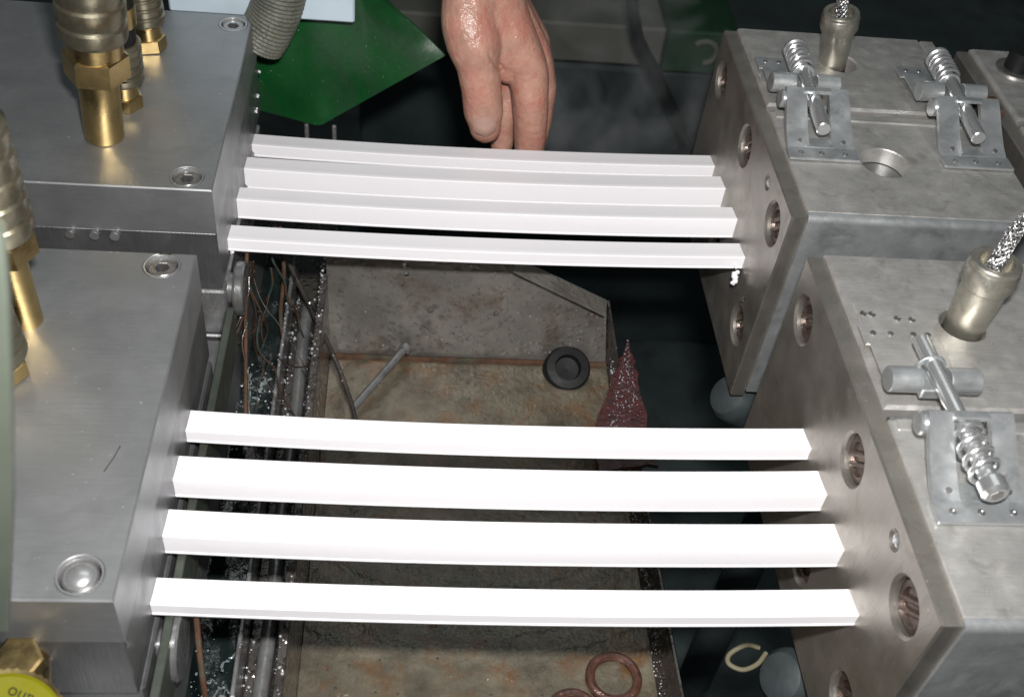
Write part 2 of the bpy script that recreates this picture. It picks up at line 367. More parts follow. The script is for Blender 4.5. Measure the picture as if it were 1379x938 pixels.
# ------------------------------------------------------------------ brass hose fittings
def ax(base, tilt, t): return V(base) + V(tilt).normalized() * t
def ferrule(mb, base, tilt, t0, t1, r, ribs=3):
    prof = [(t0, r * .86), (t0 + .12, r * .97)]; n = ribs
    for k in range(n):
        a = lerp(t0 + .12, t1 - .1, k / n); c = lerp(t0 + .12, t1 - .1, (k + 1) / n); d = c - a
        prof += [(a + d * .18, r), (a + d * .70, r), (a + d * .82, r * .93), (a + d * .94, r * .93)]
    prof += [(t1 - .1, r), (t1, r * .9)]
    mb.lathe(base, tilt, prof, 36)
def hose_up(t, base, tilt, t0, r, bend, m='black'):
    a = ax(base, tilt, t0); T = V(tilt).normalized()
    MB().tube(curve([a, a + T * 4, a + T * 9 + V(bend) * .4, a + T * 16 + V(bend) * 1.2]), r, 20).build('hose', M[m], t)

bA = (-6.36, 11.45, 0.0); tA = (0.07, 0, 1)
t = thing('pipe_fitting', bA, 'tall shiny brass pipe fitting with a big hexagon nut, standing on the far die', 'fitting', 'brass hose fittings on the dies')
MB().lathe(bA, tA, [(0, .98), (.1, 1.04), (4.5, 1.04)], 40).build('pipe', M['brass'], t)
MB().hexa(ax(bA, tA, 3.75), ax(bA, tA, 5.25), 1.66, 0.35).build('hex_nut', M['brass'], t)
MB().lathe(bA, tA, [(5.0, 1.3), (5.2, 1.42), (6.1, 1.42), (6.15, 1.3)], 36).build('collar', M['brass'], t)
f = MB(); ferrule(f, bA, tA, 6.0, 9.6, 1.72, 3); f.build('ferrule', M['ferrule'], t)
hose_up(t, bA, tA, 9.4, 1.35, (-2, 2, 0))

def low_fitting(base, tilt, label, r=1.25, fr=1.35, nut2=True, bend=(-3, 1, 0), f0=1.7, f1=4.2):
    t = thing('hose_fitting', base, label, 'fitting', 'brass hose fittings on the dies')
    MB().hexa(base, ax(base, tilt, .85), r * 0.95, 0.2).build('hex_nut', M['brass'], t)
    MB().lathe(base, tilt, [(.8, .80), (2.0, .80)], 28).build('neck', M['brass'], t)
    f = MB(); ferrule(f, base, tilt, f0, f1, fr, 4); f.build('ferrule', M['ferrule'], t)
    if nut2: MB().lathe(base, tilt, [(f1 - .1, .95), (f1 + 1.0, .95), (f1 + 1.05, 1.1), (f1 + 2.2, 1.1)], 28).build('sleeve', M['brass'], t)
    hose_up(t, base, tilt, f1 - .2, fr * .8, bend)
low_fitting((-5.85, 14.6, 0), (0.05, -.03, 1), 'low brass hose fitting half hidden behind the tall brass pipe', 1.05, 1.2)
low_fitting((-5.62, 21.0, 0), (-.03, 0, 1), 'low brass hose fitting farthest back on the far die', 1.05, 1.15)
bD = (-6.75, -3.1, 0); tD = (-.012, -.01, 1)
t = thing('pipe_fitting', bD, 'leaning brass pipe fitting at the left edge, standing on the near die', 'fitting', 'brass hose fittings on the dies')
MB().lathe(bD, tD, [(0, .74), (4.2, .80)], 36).build('pipe', M['brass'], t)
MB().hexa(ax(bD, tD, 3.9), ax(bD, tD, 5.1), 1.42, 0.1).build('hex_nut', M['brass'], t)
f = MB(); ferrule(f, bD, tD, 5.1, 10.6, 1.52, 5); f.build('ferrule', M['ferrule'], t)
hose_up(t, bD, tD, 10.4, 1.3, (-5, 2, 0))
low_fitting((-6.9, -6.5, 0), (-.06, -.02, 1), 'low brass hose fitting at the left edge in front of the leaning brass pipe', 1.3, 1.42, False, (-6, -1, 0), 1.1, 3.9)

# yellow capped brass valve at the lower left corner
AXV = V((.30, -.43, .85)).normalized()
t = thing('brass_valve', (-3.2, -19.3, -3.0), 'brass valve with a yellow lettered cap and knurled rim in the lower left corner', 'valve')
MB().cyl((-3.9, -17.7, -4.2), (-3.3, -19.6, -3.6), 0.9, 24).build('stem', M['brass'], t)
MB().hexa((-3.45, -18.85, -3.0), (-3.4, -19.0, -1.65), 0.95, 0.3).build('hex_nut', M['brass'], t)
vc = V((-3.25, -21.55, -2.2))
rim = MB(); n = 96; prof = [(-1.0, 1.8), (-.95, 2.12), (-.14, 2.12), (-.04, 1.98)]
u = V((1, 0, 0)); u = (u - AXV * u.dot(AXV)).normalized(); q = AXV.cross(u); vs = []; fs = []
for t0, r in prof:
    for k in range(n):
        g = 2 * PI * k / n; rr = r + (0.07 if (k % 2 and r > 2.1) else 0); vs.append(vc + AXV * t0 + (u * math.cos(g) + q * math.sin(g)) * rr)
for i in range(3):
    for k in range(n): fs.append((i * n + k, i * n + (k + 1) % n, (i + 1) * n + (k + 1) % n, (i + 1) * n + k))
fs.append(tuple(range(n - 1, -1, -1))); fs.append(tuple(range(3 * n, 4 * n)))
rim.add(vs, fs).build('knurled_rim', M['brass'], t)
cap = MB().lathe(vc - AXV * .1, AXV, [(0, 2.0), (.22, 2.0), (.32, 1.88), (.34, 0.0)], 48).build('cap', M['yellow'], t)
fc = bpy.data.curves.new('lettering', 'FONT'); fc.body = 'Pano'; fc.size = 0.62; fc.align_x = 'CENTER'; fc.extrude = 0.012
fo = bpy.data.objects.new('lettering_curve', fc); COL.objects.link(fo)
dg = bpy.context.evaluated_depsgraph_get(); me = bpy.data.meshes.new_from_object(fo.evaluated_get(dg)); bpy.data.objects.remove(fo)
xr = RM @ V((-1, 0.42, 0)); xr = (xr - AXV * xr.dot(AXV)).normalized(); yr = AXV.cross(xr)
tb = MB().add([vc + AXV * .26 - yr * 1.45 + xr * (v.co.x - 0.02) + yr * v.co.y + AXV * v.co.z for v in me.vertices], [tuple(p.vertices) for p in me.polygons])
tb.build('lettering', M['ink'], cap)

# pale green sheet edge, very close to the lens at the left
e0 = [(1.88, 20.76), (1.65, 19.1), (0.89, 15.21), (0.01, 11.0), (-1.32, 5.4)]
out = [(x - .06, z) for x, z in e0]
poly = [(-9, 5.0)] + [(-1.4, 5.2)] + [(x, z) for x, z in out[::-1]] + [(1.3, 22.2), (-9, 24)]
tag(MB().plate(poly, [], 21.6, 21.95, NXZ, 0.05).build('guard_sheet', M['panel'], origin=(-3, -22, 6)), 'pale green curved edge of a guard sheet at the left margin', 'guard')

# ------------------------------------------------------------------ behind the far die
t = thing('green_guard', (5, 26, -12), 'bent green painted sheet guard with a low pointed corner, behind the strips', 'guard')
def slab(P, th, d):
    P = [V(p) for p in P]; d = V(d).normalized() * th; n = len(P)
    mb = MB(); mb.add([*P, *[p + d for p in P]], [tuple(range(n)), tuple(range(2 * n - 1, n - 1, -1))] + [(k, (k + 1) % n, n + (k + 1) % n, n + k) for k in range(n)]); return mb
def across(P, n=36):
    out = []
    L = [V(p) for p in P]; cum = [0]
    for i in range(1, len(L)): cum.append(cum[-1] + (L[i] - L[i - 1]).length)
    def at(d):
        for i in range(1, len(L)):
            if d <= cum[i] or i == len(L) - 1: return L[i - 1].lerp(L[i], (d - cum[i - 1]) / (cum[i] - cum[i - 1]))
    for k in range(n + 1):
        d = cum[-1] * k / n; out.append((at(max(0, d - .18)) + at(min(cum[-1], d + .18)) + at(d) * 2) / 4)
    out[0] = L[0]; out[-1] = L[-1]; return out
low = across([(-1, 29.5, -9.5), (3.73, 28.0, -9.66), (12.6, 30.0, -4.48)]); top = across([(-.5, 30.5, 1.0), (6.2, 29.6, 1.9), (8.03, 31.5, -0.99)])
gm = MB(); vs = []; nr = 10; nc = len(low)
for r_ in range(nr + 1):
    for k in range(nc):
        p = low[k].lerp(top[k], r_ / nr); p.y += .12 * math.sin(k * .5 + r_ * .7) * math.sin(r_ / nr * PI); vs.append(p)
fs = [(r_ * nc + k, r_ * nc + k + 1, (r_ + 1) * nc + k + 1, (r_ + 1) * nc + k) for r_ in range(nr) for k in range(nc - 1)]
gm.add(vs, fs); m0 = len(vs)
gm.add([v + V((0, .15, .02)) for v in vs], [f_[::-1] for f_ in fs])
edge = [k for k in range(nc)] + [r_ * nc + nc - 1 for r_ in range(1, nr + 1)] + [nr * nc + k for k in range(nc - 2, -1, -1)] + [r_ * nc for r_ in range(nr - 1, 0, -1)]
gm.f += [(edge[i], edge[(i + 1) % len(edge)], m0 + edge[(i + 1) % len(edge)], m0 + edge[i]) for i in range(len(edge))]
gm.build('bent_sheet', M['green'], t)
gb = MB()
for k in range(60):
    i = random.randrange(len(vs)); gb.ball(vs[i] + V((random.uniform(-.2, .2), -.05, random.uniform(-.2, .2))), .012 + .022 * random.random() ** 3, 1)
tag(gb.build('water_beads', M['glint_bead'], t, sharp=180), kind='stuff')  # water drops with the sparkle put into their pale colour
tag(MB().box((-5.6, 26.9, -0.75), (6.35, 28.2, 9), 0.12).build('switch_box', M['palebox']), 'pale blue grey box behind the green guard at the top edge', 'box')
t = thing('insulated_hose', (1, 26, -2), 'thick grey woven insulated hose bending down behind the far die', 'hose')
MB().tube(curve([(2.6, 26.2, 6), (1.9, 26.1, 2.4), (1.45, 26.0, 0.6), (0.8, 25.9, -0.9), (0.05, 25.9, -2.2)], 12)[:49] + [V((.2, 25.9, -1.95)), V((.05, 25.9, -2.2))], [(1.68 if k % 2 else 1.58) for k in range(46)] + [1.5, 1.4, 1.2, .9, .5], 24).build('sleeve', M['braid'], t)
MB().tube(curve([(-6, 33, 3), (-1, 29, 3.2), (1.5, 27.8, 2.4), (2.5, 27, 1.5)]), 1.3, 18).build('branch', M['braid'], t)
t = thing('cable_gland', (-2.6, 27.2, -2), 'ringed metal cable gland peeping over the back edge of the far die', 'gland')
for k in range(4):
    MB().tube([V((-2.6 + (1.75 - k * .22) * math.cos(a), 27.2 + k * .12, -1.1 + k * .32 + (1.75 - k * .22) * math.sin(a))) for a in [i * PI / 16 for i in range(33)]], .16, 8).build('ring', M['fin'] if k % 2 else M['black'], t)
MB().lathe((-2.6, 27.5, -.9), (0, -1, .3), [(-.4, .9), (.2, .9), (.3, .7)], 24).build('core', M['copper'], t)
t = thing('steel_stud', (3.7, 26.5, -9), 'small pale stud under the tip of the green guard', 'stud')
for x in (3.1, 5.0):
    MB().cyl((x, 25.4, -12), (x, 25.4, -7.8), .16, 10).build('pin', M['fin'], t)

# ------------------------------------------------------------------ calibrators
def latch(par, x, dy, flip):
    """spring latch over the lid joint; x centre, flip puts spring and head on the near side"""
    L = MB()
    y = lambda v: v + dy
    hw = 2.05; sl = .80 if flip else .66
    # near flange + rising plate with a slot
    fy = -.65 if flip else 0.0; fx = .4 if flip else 0.0
    L.box((x - hw + fx, y(9.55) + fy, 2.24), (x + hw + fx, y(10.62) + fy, 2.42), .03)
    bx0 = .4 if flip else 0.0; by0 = -.65 if flip else 0.0; xb_ = x + bx0; yb = lambda v: y(v) + by0
    prof = [(10.60, 2.26), (10.60, 2.42), (11.3, 2.72), (12.2, 3.3), (13.0, 3.9), (13.5, 4.25), (13.72, 4.34), (13.86, 4.26), (13.72, 4.02), (13.1, 3.62), (12.3, 3.02), (11.3, 2.42)]
    for xa, xc in ((xb_ - hw + .1, xb_ - sl), (xb_ + sl, xb_ + hw - .1)):
        n = len(prof); L.add([(xa + (.06 * (c - 2.3) if xa < x - 1 else 0), yb(a), c) for a, c in prof] + [(xc - (.06 * (c - 2.3) if xc > x + 1 else 0), yb(a), c) for a, c in prof],
            [tuple(range(n)), tuple(range(2 * n - 1, n - 1, -1))] + [(k, (k + 1) % n, n + (k + 1) % n, n + k) for k in range(n)])
    L.box((xb_ - .82, yb(13.38), 4.10), (xb_ + .82, yb(13.84), 4.33), .05)
    L.box((xb_ - .82, yb(10.60), 2.27), (xb_ + .82, yb(11.5), 2.47), .02)
    br = L.build('latch', M['zinc'], par)
    for k in (-1.3, -.1, 1.25):
        MB().lathe((xb_ + k, yb(10.08), 2.40), (0, 0, 1), [(0, .17), (.04, .16), (.045, .09), (.01, .05)], 12).build('rivet', M['bolt'], br)
    for k in (-1.25, 1.35):
        MB().lathe((xb_ + k * .98, yb(11.0), 2.60), (.0, -.4, 1), [(0, .15), (.04, .14), (.05, .05)], 12).build('rivet', M['bolt'], br)
    # curled knuckle, pivot barrel in two halves and its saddle
    for k in (-1, 1):
        MB().cyl((x + k * .62, y(15.75), 3.40), (x + k * 2.05, y(15.75), 3.40), .58, 28, .04).build('barrel', M['zinc'], br)
        MB().cyl((xb_ + k * 1.45, yb(13.75), 3.55), (xb_ + k * 2.02, yb(13.75), 3.55), .52, 24, .08).build('knuckle', M['zinc'], br)
    MB().box((x - .66, y(15.1), 2.85), (x + .66, y(16.4), 3.40), .06).build('saddle', M['zinc'], br)
    for a in (16.36,):
        MB().plate(circ(0, 3.55, .72, 20), [circ(0, 3.7, .44, 16, True)], -y(a) - .05, -y(a) + .05, lambda u, v, w_: V((x + u, -w_, v)), .03, .02).build('bolt_eye', M['zinc'], br)
    sd = MB().box((x - 1.75, y(16.0), 2.55), (x + 1.75, y(18.9), 2.70), .03)
    sd.box((x - 1.9, y(18.7), 2.44), (x + 1.7, y(20.0), 2.58), .03)
    sd.build('lid_flange', M['zinc'] if not flip else M['stainless'], br)
    for k in (-1.35, -.5, .6, 1.3):
        MB().lathe((x + k, y(19.45), 2.57), (0, 0, 1), [(0, .16), (.05, .14), (.06, .05)], 12).build('rivet', M['bolt'], br)
    # bolt with spring
    if not flip:
        p0, p1 = V((x + .05, y(18.7), 3.85)), V((x - .2, y(10.6), 3.62))
        MB().cyl(p0, p1, .42, 24, .06).build('bolt', M['chrome'], br)
        sa, sb = p0.lerp(p1, .0), p0.lerp(p1, .27); R = .62; turns = 5.0
        MB().cyl(p0 + (p0 - p1).normalized() * .4, p0, .72, 24, .10).build('bolt_head', M['zinc'], br)
    else:
        p0, p1 = V((x + .38, y(10.15), 3.62)), V((x - .05, y(17.8), 3.85))
        MB().cyl(p0, p1, .38, 24, .06).build('bolt', M['chrome'], br)
        sa, sb = p0.lerp(p1, .0), p0.lerp(p1, .36); R = .60; turns = 4.6
        h = MB().cyl(p0 + (p0 - p1).normalized() * .8, p0, .58, 28, .14).build('bolt_head', M['chrome'], br)
        MB().lathe(p0 + (p0 - p1).normalized() * .79, (p0 - p1), [(0, .30), (.03, .28), (.03, .02)], 6).build('hex_socket', M['bolt'], h)
    T = (sb - sa); d = T.normalized(); u = d.orthogonal().normalized(); q = d.cross(u)
    pts = [sa + T * (i / 144) + (u * math.cos(turns * 2 * PI * i / 144) + q * math.sin(turns * 2 * PI * i / 144)) * R for i in range(145)]
    MB().tube(pts, .115, 8).build('spring', M['chrome'], br)

def make_calibrator(y0, y1, x0, length, label, latches, lid_holes, panel_holes, flip, ysplit, face=True):
    t = thing('calibrator', (x0 + length / 2, (y0 + y1) / 2, -11.8), label, 'calibrator', 'steel calibrators the white strips run into')
    x1 = x0 + length; xi = x0 + 0.85
    # end plate with recessed plugs
    ys = [y1 - .0 - .05]
    plugs = []; small = []
    if face:
        cy = [y0 + 2.35, y0 + 9.9, y1 - 2.1]
        plugs = [(cy[0], -.22), (cy[1], -.30), (cy[2], -.45), (cy[0] + .2, -8.15), (cy[1] + .1, -8.3)]
        small = [(y0 + 4.8, 0.80)]
    holes = [circ(-a, c, 1.18, 32, True) for a, c in plugs] + [circ(-a, c, .36, 18, True) for a, c in small]
    MB().plate(rect(-(y1 - .05), -11.8, -(y0 + .15), 1.98), holes, -xi, -x0, NYZ, .09, .14).build('end_plate', M['endplate'], t)
    for a, c in plugs:
        pg = MB().lathe((x0 + .48, a, c), (-1, 0, 0), [(0, 1.17), (.12, 1.17), (.2, 1.02), (.2, .80), (.05, .76), (.05, .02)], 32, capped=False)
        po = pg.build('plug', M['copper'], t)
        dv = V((0, -.5, .5)); px_ = V((0, .5, .5)); cc = V((x0 + .36, a, c))
        for k in (-.34, .34):
            MB().tube([cc + px_ * k - dv * 1.25, cc + px_ * k + dv * 1.25], .15, 8).build('slot_bar', M['copper'], po)
    for a, c in small:
        MB().ball((x0 + .22, a, c), .36, 3, (.7, 1, 1)).build('small_screw', M['chrome'], t)
    # body
    MB().box((xi + .04, y0 + .25, -11.0), (x1 - .5, y1 - .2, 1.2), .05).build('body', M['die_low'], t)
    # lid (far half) and front panel (near half), both with real holes
    MB().plate(rect(xi + .02, ysplit + .12, x1 - 1.05, y1), [circ(x, y, r, 28, True) for x, y, r in lid_holes], 1.25, 2.26, XY, .16, .10).build('lid', M['stainless'], t)
    MB().box((x1 - 1.02, ysplit + .2, 1.25), (x1 - .05, y1 - .05, 2.20), .09).build('lid_end', M['stainless'], t)
    MB().cyl((xi + .2, ysplit - .28, 1.86), (x1 - .1, ysplit - .28, 1.86), .17, 14, .02).build('joint_rod', M['fin'], t)
    MB().box((xi + .3, ysplit - 1.15, 2.12), (x1 - .2, ysplit - .52, 2.25), .05).build('joint_strip', M['stainless'], t)
    MB().plate(rect(xi + .02, y0 + .42, x1 - .05, ysplit - .50), [circ(x, y, r, 28, True) for x, y, r in panel_holes], 1.25, 2.18, XY, .06, .06).build('front_panel', M['stainless'], t)
    # rounded front cover
    arc = [(y0 + .415, 2.16)] + [(y0 + .42 - .42 * math.sin(a), 1.74 + .42 * math.cos(a)) for a in [k * PI / 16 for k in range(1, 9)]] + [(y0, -11.3), (y0 + .25, -11.3), (y0 + .25, 1.3), (y0 + .415, 1.3)]
    n = len(arc)
    MB().add([(xi + .02, a, c) for a, c in arc] + [(x1, a, c) for a, c in arc], [tuple(range(n)), tuple(range(2 * n - 1, n - 1, -1))] + [(k, (k + 1) % n, n + (k + 1) % n, n + k) for k in range(n)]).build('front_cover', M['zinc'], t)
    MB().box((x1 - .45, y0 + .3, -11.5), (x1 + .3, y1 - .3, 1.7), .08).build('end_plate', M['bar'], t)
    for lx in latches: latch(t, lx, ysplit - 15.0, flip)
    return t
c1 = make_calibrator(4.55, 24.2, 30.3, 14.2, 'far steel calibrator with two spring latches, behind the near calibrator', [33.25, 42.3], [(37.0, 20.5, 1.12)], [(36.85, 9.85, 1.38)], False, 15.0)
c2 = make_calibrator(-19.65, 1.5, 30.3, 14.2, 'near steel calibrator filling the lower right corner of the picture', [33.15], [(36.75, -3.35, 1.12)], [], True, -9.0)
MB().box((31.6, -5.0, 2.21), (35.2, -2.2, 2.30), .03).build('lid_strap', M['stainless'], c2)
for x in (31.9, 32.3, 33.5, 34.2):
    MB().lathe((x, -3.1 + random.uniform(-.2, .2), 2.29), (0, 0, 1), [(0, .2), (.06, .17), (.03, .06)], 12).build('rivet', M['bolt'], c2)
c3 = make_calibrator(4.0, 23.5, 45.9, 12, 'third steel calibrator cut off by the right edge, with a black bolt', [], [(49.0, 21.0, 1.15)], [], False, 15.0, False)
MB().cyl((49.0, 21.0, 1.0), (49.0, 21.0, 3.6), .85, 24, .1).build('black_bolt', M['black'], c3)
MB().lathe((49.0, 21.0, 2.25), (0, 0, 1), [(0, 1.35), (.12, 1.35), (.16, 1.2)], 28).build('washer', M['bolt'], c3)
MB().box((44.25, 14.2, 2.25), (45.25, 15.9, 3.3), .1).build('rust_block', M['rust'], c1)

def connector(base, tilt, h, r0, r1, label, up_pts):
    t = thing('hose_connector', base, label, 'connector', 'vacuum hose connectors in the calibrator lids')
    T = V(tilt).normalized()
    MB().lathe(base, T, [(-.5, r0 * .9), (.1, r0), (h * .70, lerp(r0, r1, .6)), (h * .72, r1), (h - .06, r1 * 1.02), (h, r1 * .97), (h, r1 * .72), (h - .9, r1 * .70), (h - .92, .02)], 36, capped=False).build('sleeve', M['nickel'], t)
    MB().lathe(base, T, [(-.4, r0 * .95), (.1, r0 * 1.02), (.55, r0 * 1.03), (.8, r0 * 1.005)], 36, capped=False).build('foot', M['copper'], t)
    k = MB(); n = 56; vs = []; fs = []
    q0 = T.orthogonal().normalized(); q1 = T.cross(q0)
    for tt, dr in ((h * .73, .0), (h * .76, .07), (h * .93, .07), (h * .95, .0)):
        for i in range(n):
            g = 2 * PI * i / n; rr = r1 * 1.015 + dr * (1 if i % 2 else .25); vs.append(V(base) + T * tt + (q0 * math.cos(g) + q1 * math.sin(g)) * rr)
    for j in range(3):
        for i in range(n): fs.append((j * n + i, j * n + (i + 1) % n, (j + 1) * n + (i + 1) % n, (j + 1) * n + i))
    k.add(vs, fs).build('knurled_ring', M['nickel'], t)
    a = ax(base, T, h - 1.2)
    pts = curve([a, a + T * 1.2] + [V(p) for p in up_pts], 14)
    hs = MB().tube(pts, .31, 14).build('hose', M['black'], t)
    br = MB()                                     # woven steel wires over the hose
    for s0 in range(8):
        for sgn in (1, -1):
            P = []; acc = 0.0
            for i, p in enumerate(pts):
                d = (pts[min(i + 1, len(pts) - 1)] - pts[max(i - 1, 0)]).normalized(); u = (V((0, 1, .2)) - d * V((0, 1, .2)).dot(d)).normalized(); q = d.cross(u)
                if i: acc += (p - pts[i - 1]).length
                g = 2 * PI * s0 / 8 + sgn * acc * 2.9; P.append(p + (u * math.cos(g) + q * math.sin(g)) * .325)
            br.tube(P, .055, 5)
    br.build('steel_braid', M['steelbraid'], hs)
connector((36.7, 20.5, 1.5), (-.16, -.03, 1), 4.3, .82, 1.08, 'nickel hose connector standing in the far calibrator lid', [(35.9, 20.8, 7.5), (36.6, 21.5, 10), (38.5, 23, 14)])
connector((36.95, -3.2, 1.1), (.0, .02, 1), 4.9, .92, 1.14, 'nickel hose connector rusty at its foot in the near calibrator lid', [(37.6, -2.6, 8.0), (39.5, -2.0, 10.5), (43, -1.5, 13)])

# ------------------------------------------------------------------ catch tray below the strips
t = thing('drip_tray', (15, 0, -20), 'wet rusty steel drip tray under the white strips', 'tray')
MB().box((5.2, -26, -20.3), (25.4, 15.0, -20.0), .04).build('tray_floor', M['tray'], t)
slab([(5.2, 15.0, -20.0), (25.0, 15.0, -20.0), (24.1, 15.0, -13.9), (17.4, 15.0, -10.4), (5.1, 15.0, -10.0)], .25, (0, 1, 0)).build('back_wall', M['traywall'], t)
slab([(24.1, 14.98, -13.9), (17.4, 14.98, -10.4), (17.2, 13.6, -10.35), (23.8, 13.6, -13.95)], .15, (.4, 0, 1)).build('wall_flange', M['traywall'], t)
slab([(24.2, 15.2, -13.9), (25.0, 15.1, -20.0), (25.2, -26, -20.0), (26.3, -26, -18.3), (25.9, -8, -18.2), (25.7, 8, -18.3), (25.4, 13.2, -18.2)], .12, (1, 0, .1)).build('side_wall', M['rail'], t)
MB().box((4.7, -26, -20.3), (5.2, 15.2, -12.5), .06).build('left_wall', M['rail'], t)
b = MB(); n = 0
for k in range(150):
    x, z = random.uniform(6, 23.5), random.uniform(-19.8, -11)
    if z > -11 - max(0, (x - 17.4)) * .52: continue
    b.ball((x, 14.97, z), random.uniform(.03, .09), 1, (1, .5, 1.2))
for k in range(330):
    s = random.random(); b.ball((25.2 + random.uniform(-.05, .15), random.uniform(-14, 14.6), -19.9 + s * 1.6), random.uniform(.03, .07), 1)
for k in range(120): b.ball((random.uniform(6, 25), random.uniform(-14, 14.8), -19.99), random.uniform(.04, .10), 1, (1, 1, .5))
tag(b.build('water_beads', M['water'], t, sharp=180), kind='stuff')
b = MB()
for k in range(260):
    b.ball((25.15 + random.uniform(-.12, .1), random.uniform(-14, 14.6), -19.9 + random.random() * 1.6), .03 + .06 * random.random() ** 3, 1)
for k in range(420):
    u_ = random.random() ** .6; b.ball((lerp(25.9, 24.9, u_) + random.uniform(-1.7, 1.3) * u_, lerp(14, 5, u_), lerp(-16.45, -17.45, u_)), .012 + .045 * random.random() ** 3, 1)
for k in range(24): b.ball((random.uniform(6, 24), 14.9, random.uniform(-19.6, -15)), .03 + .04 * random.random(), 1)
tag(b.build('glint_beads', M['glint_bead'], t, sharp=180), kind='stuff')  # drops whitened so the flash glints are painted in
MB().tube([(5.3, 14.85, -19.93), (12, 14.83, -19.95), (18, 14.86, -19.93), (25, 14.85, -19.95)], .24, 8).build('weld_seam', M['rust'], t)
# dark outlet boss in the back corner, gasket rings and odd parts lying in the tray
tag(MB().lathe((22.0, 14.2, -20.0), (0, -.6, 1), [(0, 1.7), (.9, 1.65), (1.1, 1.5), (1.15, .95), (.55, .85), (.5, .01)], 32, capped=False).build('rubber_bush', M['black']), 'black rubber bush with a hole in the back corner of the drip tray', 'bush')
def ring(c, R, r, m): 
    c = V(c); return MB().tube([c + V((R * math.cos(a), R * math.sin(a), 0)) for a in [i * PI / 20 for i in range(41)]], r, 10).build('gasket_ring', m)
tag(ring((22.7, -9.9, -19.75), 1.35, .28, M['ringrust']), 'brown rusted ring lying in the front right of the drip tray', 'ring', 'rusted rings in the tray')
tag(ring((20.2, -12.1, -19.75), 1.3, .26, M['ringrust']), 'brown rusted ring partly cut by the bottom edge, left of the other ring', 'ring', 'rusted rings in the tray')
t2 = thing('loose_bolt', (8.8, 12, -19), 'thin steel bolt lying slanted in the drip tray', 'bolt')
MB().cyl((10.35, 14.4, -18.7), (7.1, 9.4, -19.3), .27, 16, .04).build('shank', M['fin'], t2)
MB().cyl((10.35, 14.4, -18.7), (10.6, 14.75, -18.65), .42, 16, .06).build('head', M['fin'], t2)
oc = [(25.92, 14.22, -16.5), (24.6, 10.8, -17.1), (22.96, 6.94, -17.6), (22.9, 3.5, -17.9), (26.6, 3.5, -17.3), (26.45, 6.63, -17.1), (26.3, 10.5, -16.8)]
ol = []
for k in range(len(oc)):
    p, q = V(oc[k]), V(oc[(k + 1) % len(oc)])
    for j in range(7): ol.append(p.lerp(q, j / 7) + V((random.uniform(-.13, .13), random.uniform(-.13, .13), random.uniform(-.08, .08))))
slab(ol, .3, (0, 0, -1)).build('x', M['redrust'])
o = bpy.data.objects['x']; o.name = 'rust_plate'; tag(o, 'pointed red rusty plate beside the right wall of the drip tray', 'plate')

# wet rails and gutter at the foot of the dies
t = thing('wet_gutter', (2.5, 0, -20), 'wet black gutter with two steel rails under the left ends of the strips', 'gutter')
MB().box((-6, -28, -21), (5.0, 30, -19.4), .1).build('gutter_floor', M['rail'], t)
b = MB(); nx, ny = 14, 70
for j in range(ny + 1):
    for i in range(nx + 1):
        x = lerp(-1.5, 2.6, i / nx); y = lerp(-26, 26, j / ny)
        b.v.append(V((x, y, -16.6 + .22 * math.sin(x * 3.1 + 1.3 * math.sin(y * .9)) * math.sin(y * 1.7 + x) + random.uniform(-.08, .08))))
b.f += [(j * (nx + 1) + i, j * (nx + 1) + i + 1, (j + 1) * (nx + 1) + i + 1, (j + 1) * (nx + 1) + i) for j in range(ny) for i in range(nx)]
tag(b.build('water_film', M['gutterwater'], t, fix=False, sharp=180), kind='stuff')
MB().box((2.55, -26, -19.4), (2.78, 19, -13.9), .05).build('rail_fin', M['fin'], t)
MB().tube([(3.75 + .06 * math.sin(k), -26 + k * 2.2, -16.0) for k in range(20)], .42, 16).build('rail_tube', M['fin'], t)
MB().box((2.8, -26, -18.0), (4.7, 19, -16.4), .1).build('rail_bed', M['rail'], t)
b = MB()
for k in range(700):
    x = random.choice([2.66, 3.1, 4.2, 4.5, 4.9]) + random.uniform(-.25, .25); b.ball((x, random.uniform(-20, 17), -13.85 if abs(x - 2.66) < .11 else (-16.35 if x < 4.7 else -12.5)), .03 + .09 * random.random() ** 3, 1)
for k in range(700):
    b.ball((random.uniform(-1.4, 2.5), random.gauss(-15, 2.2) if k % 2 else random.gauss(6.5, 2.5), -16.45), .015 + .085 * random.random() ** 4, 1, (1, random.uniform(.7, 1.6), .7))
tag(b.build('water_beads', M['glint_bead'], t, sharp=180), kind='stuff')  # pale specks of water, flash highlights painted as colour
tag(MB().tube(curve([(0.9, 10.5, -7.0), (.95, 8.5, -8.4), (1.08, 6.63, -10.0), (1.39, 2.88, -12.0), (1.5, 1.0, -13.0)]), .11, 8).build('rusty_rod', M['rust']), 'thin rusty rod turning green, hanging upright beside the far die', 'rod')
tag(MB().tube(curve([(1.7, -14.0, -7.0), (1.9, -15.2, -8.5), (2.1, -16.2, -11), (2.2, -16.6, -16)]), .13, 8).build('rusty_rod', M['rust']), 'thin rusty rod turning green, hanging beside the near die pin', 'rod')
tag(MB().tube(curve([(1.2, 18, -9.5), (2.39, 16.1, -12.0), (4.4, 13, -14.2), (6.2, 10.0, -16.2), (7.3, 8.0, -18.5), (7.5, 6.5, -20)]), .16, 8).build('drip_wire', M['rail']), 'wet dark wire slanting from the die down into the drip tray', 'wire')
tag(MB().tube(curve([(2.2, 15.5, -9), (2.5, 14, -11.5), (2.3, 12.6, -14), (2.6, 11.5, -16.5)]), .13, 8).build('copper_strand', M['rust']), 'rusty brown strand hanging behind the upright rod', 'strand')

